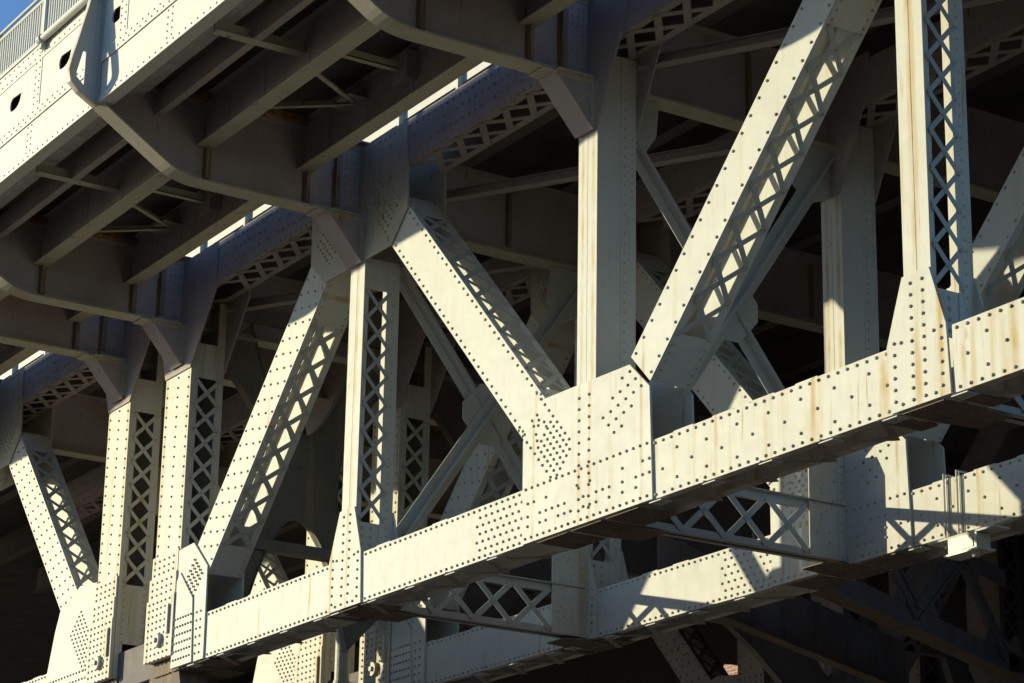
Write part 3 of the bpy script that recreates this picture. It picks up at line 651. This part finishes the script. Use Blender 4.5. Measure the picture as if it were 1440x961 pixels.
# ------------------------------------------------------------------ walkway deck, soffit planks, stringers, bracing
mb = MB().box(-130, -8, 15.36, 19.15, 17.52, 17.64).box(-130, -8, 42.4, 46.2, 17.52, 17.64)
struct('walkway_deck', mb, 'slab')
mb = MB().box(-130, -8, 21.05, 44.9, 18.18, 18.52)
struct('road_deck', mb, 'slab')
wk = thing('walkway_soffit', 'weathered planks closing the underside beside the bright edge girder', 'soffit boards', (X1, 15.7, 17.3))
pm = MB().box(0.006, 0.914, 0, 0.13, 0, 0.03).mesh('plank', 'plank')
for r_ in range(4):
    for k in range(22): shift('plank', pm, wk, (-46.5 + 0.92 * k + (0.46 if r_ % 2 else 0) - X1, 15.22 + 0.135 * r_ - 15.7, 17.24 + random.uniform(-.004, .004) - 17.3))
BAYS = ((XM, XL, 'beyond the pier'), (XL, XR, 'between the paired pier posts'), (XR, X1, 'beside the laced rising diagonal'), (X1, X2, 'beside the broad descending diagonal'), (X2, X3, 'beside the tallest rising diagonal'))
SN = ('outer walkway stringer', 'inner walkway stringer')
for a, b, where in BAYS:
    for i, y in enumerate((16.95, 18.85)):
        st = thing('stringer', f'{SN[i]} with deep riveted web in the bay {where}', 'stringer', ((a + b) / 2, y, 16.6), 'walkway stringers between floor beams')
        x0, x1 = a + 0.03, b - 0.03
        part('web', MB().box(x0, x1, y - 0.008, y + 0.008, 16.62, 17.5), 'grimy_shade', st)
        part('bottom_flange', MB().box(x0, x1, y - 0.15, y + 0.15, 16.595, 16.62).box(x0, x1, y - 0.022, y - 0.009, 16.62, 16.72), 'flange', st)
        part('top_angle', MB().angle((x0, y - 0.009, 17.5), (x1, y - 0.009, 17.5), (0, -1, 0), (0, 0, -1), 0.13), 'grimy_shade', st)
        rv = MB(); x = x0 + 0.2
        while x < x1: rv.rivet((x, y - 0.025, 17.42), (0, -1, 0), 0.018, 0.014); rv.rivet((x, y - 0.022, 16.68), (0, -1, 0), 0.016, 0.012); x += 0.19
        part('rivets', rv, 'grimy_shade', st, 'stuff')
        L = b - a
        for f in (0.12, 0.3, 0.52, 0.78):
            part('stiffener', MB().box(a + L * f, a + L * f + 0.1, y - 0.02, y - 0.009, 16.73, 17.37), 'grimy_shade', st)
    if b - a > 4:
        mid = (a + b) / 2
        br = thing('walkway_bracing', f'light angle bracing under the walkway in the bay {where}', 'bracing', (mid, 17.0, 17.1), 'bracing frames under the walkway')
        part('strut', MB().box(mid - 0.03, mid + 0.03, 15.37, 16.94, 16.98, 17.16).box(mid - 0.1, mid + 0.1, 15.37, 16.94, 16.965, 16.98), 'flange', br)
        part('strut', MB().angle((mid + 0.1, 16.96, 17.12), (mid + 0.1, 18.84, 17.12), (0, 0, 1), (-1, 0, 0), 0.13), 'flange', br)
        nd = (a + 1.95, 18.72)
        part('gusset_plate', MB().box(nd[0] - 0.35, nd[0] + 0.35, 18.45, 18.84, 17.15, 17.165), 'grimy_shade', br)
        part('diagonal', MB().angle((a + 3.05, 17.0, 17.13), (nd[0], nd[1], 17.13), (0, 0, 1), (1, 0, 0), 0.12), 'flange', br)
        part('diagonal', MB().angle((a + 0.55, 17.0, 17.1), (nd[0], nd[1], 17.1), (0, 0, 1), (1, 0, 0), 0.12), 'flange', br)
        part('gusset_plate', MB().box(mid - 0.1, mid + 0.35, 18.62, 18.835, 16.9, 17.4), 'grimy_shade', br)
ch = single('edge_channel', MB().box(-75, -12, 16.0, 16.02, 16.97, 17.36).box(-75, -12, 16.02, 16.14, 16.97, 16.985), 'grimy_shade', 'plain channel running beside the soffit planks under the walkway', 'channel', (X1, 16.0, 17.0))
RS = ('nearest to the sunlit truss', 'second from the sunlit truss', 'third from the sunlit truss', 'fourth from the sunlit truss', 'fifth from the sunlit truss', 'sixth from the sunlit truss', 'seventh from the sunlit truss')
for y, wd in zip((22.0, 24.2, 27.0, 29.5, 32.0, 34.5, 38.5), RS):
    st = thing('road_stringer', f'dark roadway stringer on the floor beams, {wd}', 'stringer', (X1, y, 17.4), 'roadway stringers')
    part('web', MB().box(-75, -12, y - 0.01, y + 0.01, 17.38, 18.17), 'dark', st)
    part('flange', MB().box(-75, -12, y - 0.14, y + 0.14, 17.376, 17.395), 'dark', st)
fa = thing('far_fascia_girder', 'shaded edge girder on the far side of the bridge', 'girder', (X1, 46.6, 17.0))
part('plate', MB().box(-130, -8, 46.62, 46.65, 16.9, 19.0), 'dark', fa); part('flange', MB().box(-130, -8, 46.2, 46.62, 16.9, 16.92), 'dark', fa)
# roadway kerb rail: lit band and a thin rail seen through the slot above the near upper chord
kr = thing('road_barrier', 'sunlit white barrier glimpsed through the slot above the near truss', 'barrier', (X1, 21.0, 18.2))
part('face_plate', MB().box(-75, -12, 21.0, 21.03, 18.2, 18.62), 'white', kr)
part('rail', MB().tube((-75, 20.95, 18.02), (-12, 20.95, 18.02), 0.02, 8), 'white', kr)
part('sun_stop_plate', MB().box(-75, -12, 20.74, 20.76, 17.0, 17.93), 'grimy_shade', kr)  # added plate closing the slot so sun stays off the far trusses
for k in range(20): part('post', MB().box(-62 + 2.05 * k, -61.93 + 2.05 * k, 20.9, 20.999, 17.25, 18.6), 'white', kr)

# ------------------------------------------------------------------ low lattice struts between the first two trusses
for X, lab in ((X1, 'low lattice strut behind the slim laced post, yellow stained at one end'), (X2, 'low lattice strut behind the broad node plate, sun on its crossed bars'), (X3, 'low lattice strut behind the rust-stained slim post')):
    st = thing('lattice_strut', lab, 'strut', (X, 22.7, 9.1), 'low lattice struts between the trusses')
    xf = X + 0.12
    part('top_chord', MB().angle((xf, 20.75, 9.98), (xf, 24.68, 9.98), (1, 0, 0), (0, 0, -1), 0.14).angle((xf - .03, 20.75, 9.98), (xf - .03, 24.68, 9.98), (-1, 0, 0), (0, 0, -1), 0.14), 'lace', st)
    part('bottom_chord', MB().angle((xf, 20.75, 9.08), (xf, 24.68, 9.08), (1, 0, 0), (0, 0, 1), 0.14).angle((xf - .03, 20.75, 9.08), (xf - .03, 24.68, 9.08), (-1, 0, 0), (0, 0, 1), 0.14), 'lace', st)
    rv = MB(); ys = [20.85 + 0.78 * k for k in range(5)]
    for k in range(4):
        for j, (z0, z1) in enumerate(((9.15, 9.9), (9.9, 9.15))):
            part('lattice_bar', MB().bar((xf + 0.018 + 0.014 * j, ys[k], z0), (xf + 0.018 + 0.014 * j, ys[k + 1], z1), (1, 0, 0), 0.10, 0.012), 'lace', st)
        rv.rivet((xf + 0.045, (ys[k] + ys[k + 1]) / 2, 9.525), (1, 0, 0), 0.025, 0.018)
    part('end_plate', MB().prism([(23.98, 9.1), (24.69, 9.1), (24.69, 10.72), (24.1, 10.78), (23.98, 10.5)], 'x', xf + 0.055, xf + 0.072), 'paint', st)
    part('end_plate', MB().prism([(20.71, 9.1), (21.1, 9.1), (21.1, 10.3), (20.71, 10.3)], 'x', xf - 0.03, xf + 0.01), 'paint', st)
    part('end_angle', MB().angle((xf + 0.072, 24.67, 9.06), (xf + 0.072, 24.67, 10.75), (1, 0, 0), (0, -1, 0), 0.13), 'stained', st)
    for k in range(12): rv.rivet((xf + 0.088, 24.6, 9.16 + 0.13 * k), (1, 0, 0), 0.024, 0.018)
    for k in range(18): rv.rivet((xf + 0.072, random.uniform(24.05, 24.5), random.uniform(9.3, 10.5)), (1, 0, 0), 0.022, 0.016)
    part('rivets', rv, 'lace', st, 'stuff')

# ------------------------------------------------------------------ sway bracing between paired trusses
def sway(X, y0, y1, label, mat='lace'):
    st = thing('sway_brace', label, 'cross brace', (X, (y0 + y1) / 2, 9.9), 'crossed sway braces between paired trusses')
    a, b, z0, z1 = y0 + 0.75, y1 - 0.05, 10.0, 15.75
    for (p, q, d) in (((a, z0), (b, z1), 0.0), ((a, z1 - 0.4), (b, z0 + 0.4), -0.12)):
        mb = MB(); P, Q = Vector((X + d, *p)), Vector((X + d, *q)); dd = (Q - P).normalized(); nrm = Vector((1, 0, 0)).cross(dd)
        mb.angle(P, Q, (1, 0, 0), nrm, 0.17, 0.018); mb.angle(P, Q, (1, 0, 0), -nrm, 0.17, 0.018)
        part('arm', mb, mat, st)
    cy_, cz = (a + b) / 2, (z0 + z1) / 2
    part('centre_plate', MB().prism([(cy_ - .5, cz - .15), (cy_ - .15, cz - .55), (cy_ + .15, cz - .55), (cy_ + .5, cz - .15), (cy_ + .5, cz + .15), (cy_ + .15, cz + .55), (cy_ - .15, cz + .55), (cy_ - .5, cz + .15)], 'x', X - 0.03, X - 0.014), mat, st)
    part('head_plate', MB().prism([(a - 0.02, 15.92), (a + 0.55, 15.92), (a + 0.5, 15.35), (a + 0.3, 15.05), (a - 0.02, 15.1)], 'x', X + 0.005, X + 0.02), mat, st)
    part('head_plate', MB().prism([(b + 0.02, 15.92), (b - 0.65, 15.92), (b - 0.75, 15.2), (b - 0.45, 14.9), (b + 0.02, 15.1)], 'x', X + 0.005, X + 0.02), mat, st)
    rv = MB()
    for k in range(9): rv.rivet((X + 0.02, a + 0.08 + 0.16 * (k % 3), 15.3 + 0.2 * (k // 3)), (1, 0, 0), 0.022, 0.016); rv.rivet((X + 0.02, b - 0.1 - 0.2 * (k % 3), 15.25 + 0.2 * (k // 3)), (1, 0, 0), 0.022, 0.016)
    part('rivets', rv, mat, st, 'stuff')
sway(X1, 20.0, 24.7, 'crossed sway brace behind the slim laced post and broad descending diagonal')
sway(X2, 20.0, 24.7, 'crossed sway brace behind the solid box post and tallest rising diagonal')
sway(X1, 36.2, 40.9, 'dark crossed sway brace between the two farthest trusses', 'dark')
def pier_frame(X, y0, y1, label, mat):
    st = thing('pier_frame', label, 'portal frame', (X, (y0 + y1) / 2, 10.0), 'plated cross frames over the pier')
    a, b = y0 + 0.75, y1 - 0.03; c = (a + b) / 2; z0, z1 = 9.9, 16.3; zc = 13.25; wv = 0.42
    def curve(p, q, bulge, n=8): return arc_pts(p, q, bulge, n)
    # X-shaped plate with rounded crotches
    top = curve((a + 0.75, z1), (b - 0.75, z1), (0, -8.6), 14); bot = curve((b - 0.75, z0), (a + 0.75, z0), (0, 10.2), 14)
    lft = curve((a, z0 + 0.8), (a, z1 - 0.8), (5.4, 0), 14); rgt = curve((b, z1 - 0.8), (b, z0 + 0.8), (-4.4, 0), 14)
    part('cross_plate', MB().prism(top + rgt + bot + lft, 'x', X - 0.012, X + 0.012), mat, st)
    for pts in (top, rgt, bot, lft):
        off = []
        for i in range(len(pts)):
            p, q = pts[max(0, i - 1)], pts[min(len(pts) - 1, i + 1)]; L = math.hypot(q[0] - p[0], q[1] - p[1]); off.append(((q[1] - p[1]) / L * 0.016, -(q[0] - p[0]) / L * 0.016))
        part('edge_angle', MB().strip(pts, off, 'x', X - 0.1, X + 0.1), mat, st)
    part('tie', MB().box(X - 0.12, X + 0.12, a, b, 11.7, 11.92), mat, st); part('tie', MB().box(X - 0.12, X + 0.12, a, b, z1 + 0.02, z1 + 0.3), mat, st)
    rv = MB()
    for i in range(7):
        for j in range(9): rv.rivet((X + 0.012, c - 0.6 + 0.2 * i + random.uniform(-.02, .02), zc - 0.55 + 0.15 * j + (0.07 if i % 2 else 0)), (1, 0, 0), 0.024, 0.02)
    for sg in (-1, 1):
        for vg in (-1, 1):
            for k in range(9):
                for e_ in (-0.25, 0.0, 0.25): rv.rivet((X + 0.012, c + sg * (0.65 + 0.1 * k + e_ * 0.5), zc + vg * (0.75 + 0.2 * k - e_ * 0.6)), (1, 0, 0), 0.024, 0.02)
    part('rivets', rv, mat, st, 'stuff')
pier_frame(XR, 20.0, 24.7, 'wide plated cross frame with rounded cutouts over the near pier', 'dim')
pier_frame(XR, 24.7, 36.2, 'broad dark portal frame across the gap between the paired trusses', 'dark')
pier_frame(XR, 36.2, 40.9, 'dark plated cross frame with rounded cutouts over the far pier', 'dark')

# ------------------------------------------------------------------ level lateral braces under the deck
for (p, q, lab) in (((X1 + 0.3, 20.75), (X2 - 0.2, 24.65), 'level angle brace under the deck behind the broad descending diagonal'),
                    ((X2 + 0.3, 20.75), (X3 - 0.2, 24.65), 'level angle brace under the deck behind the tallest rising diagonal'),
                    ((XR + 0.6, 20.75), (X1 - 0.2, 24.65), 'level angle brace under the deck behind the pier diagonal')):
    d = Vector((q[0] - p[0], q[1] - p[1], 0)).normalized(); n = Vector((d.y, -d.x, 0))
    st = thing('lateral_brace', lab, 'brace', ((p[0] + q[0]) / 2, (p[1] + q[1]) / 2, 16.2), 'level braces under the deck')
    part('angle', MB().angle((*p, 16.2), (*q, 16.2), n, (0, 0, 1), 0.2, 0.016).angle((*p, 16.42), (*q, 16.42), n, (0, 0, -1), 0.1, 0.012), 'grimy_shade', st)
    rv = MB(); L = (Vector(q) - Vector(p)).length
    for k in range(int(L / 0.55)): v = Vector((*p, 16.32)) + d * (0.3 + 0.55 * k) + n * 0.016; rv.rivet(v, n, 0.02, 0.015)
    part('rivets', rv, 'grimy_shade', st, 'stuff')

# ------------------------------------------------------------------ small things
ub = thing('utility_box', 'small cream service box hung by rods from the second truss chord', 'service box', (-26.8, 24.4, 8.5))
part('hanger_board', MB().box(-27.5, -26.1, 24.42, 24.72, 8.90, 8.93), 'stained', ub)
bx = part('case', MB().box(-27.05, -26.45, 24.40, 24.66, 8.66, 8.89), 'box', ub)
part('base_tray', MB().box(-27.12, -26.38, 24.37, 24.69, 8.63, 8.66), 'box', bx)
part('cover', MB().box(-26.78, -26.52, 24.388, 24.40, 8.69, 8.86), 'box', bx)
part('lamp_dome', MB().tube((-26.6, 24.53, 8.63), (-26.6, 24.53, 8.57), 0.09, 16, 0.05), 'pipe', bx)
for x in (-27.38, -27.1):
    part('hanger_rod', MB().tube((x, 24.66, 8.86), (x, 24.66, 9.98), 0.016, 8).tube((x, 24.66, 9.97), (x, 24.9, 9.97), 0.016, 8).tube((x + 0.05, 24.665, 8.86), (x + 0.05, 24.665, 9.95), 0.007, 6), 'stained', ub)
dp = thing('drain_pipe', 'fat pale drain pipe standing in front of the second truss at the pier', 'pipe', (-44.9, 24.2, -1.7))
part('pipe_length', MB().tube((-44.9, 24.25, -1.7), (-44.9, 24.25, 11.6), 0.15, 18), 'pipe', dp)
for z in (1.0, 5.0, 9.4): part('clip', MB().tube((-44.9, 24.25, z), (-44.9, 24.25, z + 0.08), 0.17, 18).box(-44.94, -44.86, 24.25, 24.69, z, z + 0.08), 'pipe', dp)

# piers: coursed granite shafts under the bearings
for y, lab in ((22.7, 'granite pier shaft under the near pair of trusses'), (38.9, 'granite pier shaft under the far pair of trusses')):
    pr = thing('stone_pier', lab, 'pier', (-45.6, y, -1.7), 'granite piers')
    part('cap_stone', MB().box(-48.9, -42.3, y - 3.7, y + 3.7, 7.2, 7.7), 'stone', pr)
    for k in range(8):
        z = -1.7 + 1.11 * k; e = 0.02 if k % 2 else 0.0
        part('stone_course', MB().box(-48.4 + e, -42.8 - e, y - 3.3 + e, y + 3.3 - e, z + (0.012 if k else 0), z + 1.11), 'stone', pr)

bd = thing('brick_building', 'red brick building on the far side of the bridge', 'building', (-70, 62, -1.7))
part('wall', MB().box(-120, -15, 60, 60.4, -1.7, 26).box(-120, -119.6, 60.41, 90, -1.7, 26), 'brick', bd)
part('roof', MB().box(-120.3, -14.7, 59.7, 90, 26.01, 26.6), 'slab', bd)
for i in range(24):
    for z in (3, 7.5, 12.0, 20.0):
        x = -118 + 4.2 * i; wn = part('window', MB().box(x, x + 1.5, 59.94, 59.999, z, z + 0.12).box(x, x + 1.5, 59.94, 59.999, z + 2.3, z + 2.42).box(x - 0.1, x, 59.94, 59.999, z, z + 2.42).box(x + 1.5, x + 1.6, 59.94, 59.999, z, z + 2.42), 'white', bd)
        part('pane', MB().box(x, x + 1.5, 59.97, 59.998, z + 0.121, z + 2.299), 'glass', wn)

# added black wall keeping the void beyond the last truss dark, gaps for brick
tg = thing('dark_backdrop', 'added black backdrop wall darkening the void beyond the farthest truss', 'girder', (-60, 45.0, 8.5))
holes_ = [[(-60.3, 13.9), (-58.4, 13.9), (-58.4, 14.3), (-59.79, 14.6)], [(-56.8, 13.5), (-56.1, 13.5), (-56.15, 14.4)], [(-53.5, 14.05), (-52.45, 13.75), (-52.75, 14.28), (-53.85, 14.5)]]
x0 = -130
for hp in holes_:
    h0, h1 = min(p[0] for p in hp) - 0.5, max(p[0] for p in hp) + 0.5
    part('plate', MB().box(x0, h0, 45.0, 45.03, 8.5, 17.4), 'backdrop', tg)
    part('plate', MB().holed([(h0, 8.5), (h1, 8.5), (h1, 17.4), (h0, 17.4)], hp, 'y', 45.0, 45.03), 'backdrop', tg)
    x0 = h1
part('plate', MB().box(x0, -8, 45.0, 45.03, 8.5, 17.4), 'backdrop', tg)

# skew lateral framing between the second and third trusses
DV = Vector((-0.436, 0.9, 0)).normalized(); NV = Vector((DV.y, -DV.x, 0))
def skew(P, sv, z, o=0.0): v = Vector((P[0], P[1], 0)) + DV * sv + NV * o; return Vector((v.x, v.y, z))
PA, PB = (-34.26, 27.84), (-36.94, 27.69)
def slab_on(mb, P, s0, s1, z0, z1, o0, o1):
    mb.hexa([skew(P, a, z, o) for a, z, o in ((s0, z0, o0), (s1, z0, o0), (s1, z0, o1), (s0, z0, o1), (s0, z1, o0), (s1, z1, o0), (s1, z1, o1), (s0, z1, o1))])
sk = thing('skew_truss', 'low dark skew truss with rusty foot running between the second and third trusses', 'truss', (PA[0], PA[1], 9.85))
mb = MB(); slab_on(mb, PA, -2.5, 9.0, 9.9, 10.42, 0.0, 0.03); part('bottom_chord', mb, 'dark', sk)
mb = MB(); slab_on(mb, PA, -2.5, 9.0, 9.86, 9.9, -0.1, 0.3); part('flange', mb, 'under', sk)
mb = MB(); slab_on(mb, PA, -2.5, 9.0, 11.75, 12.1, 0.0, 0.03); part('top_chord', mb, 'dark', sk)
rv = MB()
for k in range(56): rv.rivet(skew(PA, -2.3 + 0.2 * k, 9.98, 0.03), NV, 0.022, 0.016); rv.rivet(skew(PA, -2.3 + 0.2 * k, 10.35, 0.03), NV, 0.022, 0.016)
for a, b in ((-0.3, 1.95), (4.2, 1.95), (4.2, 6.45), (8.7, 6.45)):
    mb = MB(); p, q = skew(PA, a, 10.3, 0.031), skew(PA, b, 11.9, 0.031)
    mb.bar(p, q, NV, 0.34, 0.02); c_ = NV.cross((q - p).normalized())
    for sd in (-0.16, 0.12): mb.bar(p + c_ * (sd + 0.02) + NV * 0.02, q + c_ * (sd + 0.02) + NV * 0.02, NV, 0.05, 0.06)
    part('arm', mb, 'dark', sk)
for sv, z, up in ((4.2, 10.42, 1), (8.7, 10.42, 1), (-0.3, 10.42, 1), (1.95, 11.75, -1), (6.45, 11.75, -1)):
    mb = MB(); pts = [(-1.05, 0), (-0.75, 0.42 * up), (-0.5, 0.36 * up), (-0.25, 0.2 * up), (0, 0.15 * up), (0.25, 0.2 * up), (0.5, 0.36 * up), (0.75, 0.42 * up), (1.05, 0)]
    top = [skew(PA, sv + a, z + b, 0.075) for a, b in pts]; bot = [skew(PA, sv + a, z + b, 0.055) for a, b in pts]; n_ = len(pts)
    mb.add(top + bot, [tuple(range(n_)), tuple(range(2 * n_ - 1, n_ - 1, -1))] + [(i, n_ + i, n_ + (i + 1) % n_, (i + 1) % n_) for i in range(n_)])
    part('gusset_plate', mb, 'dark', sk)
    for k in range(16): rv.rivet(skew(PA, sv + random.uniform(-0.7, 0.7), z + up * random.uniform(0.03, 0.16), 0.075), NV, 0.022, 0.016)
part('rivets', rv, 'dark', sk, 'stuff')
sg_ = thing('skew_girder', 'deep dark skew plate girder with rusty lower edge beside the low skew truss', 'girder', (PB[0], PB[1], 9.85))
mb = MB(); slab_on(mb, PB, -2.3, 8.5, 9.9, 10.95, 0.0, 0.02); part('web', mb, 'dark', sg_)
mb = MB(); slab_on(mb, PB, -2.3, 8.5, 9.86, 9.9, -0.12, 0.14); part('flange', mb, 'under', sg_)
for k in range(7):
    mb = MB(); slab_on(mb, PB, -1.5 + 1.4 * k, -1.4 + 1.4 * k, 9.9, 10.95, 0.021, 0.1); part('stiffener', mb, 'dark', sg_)
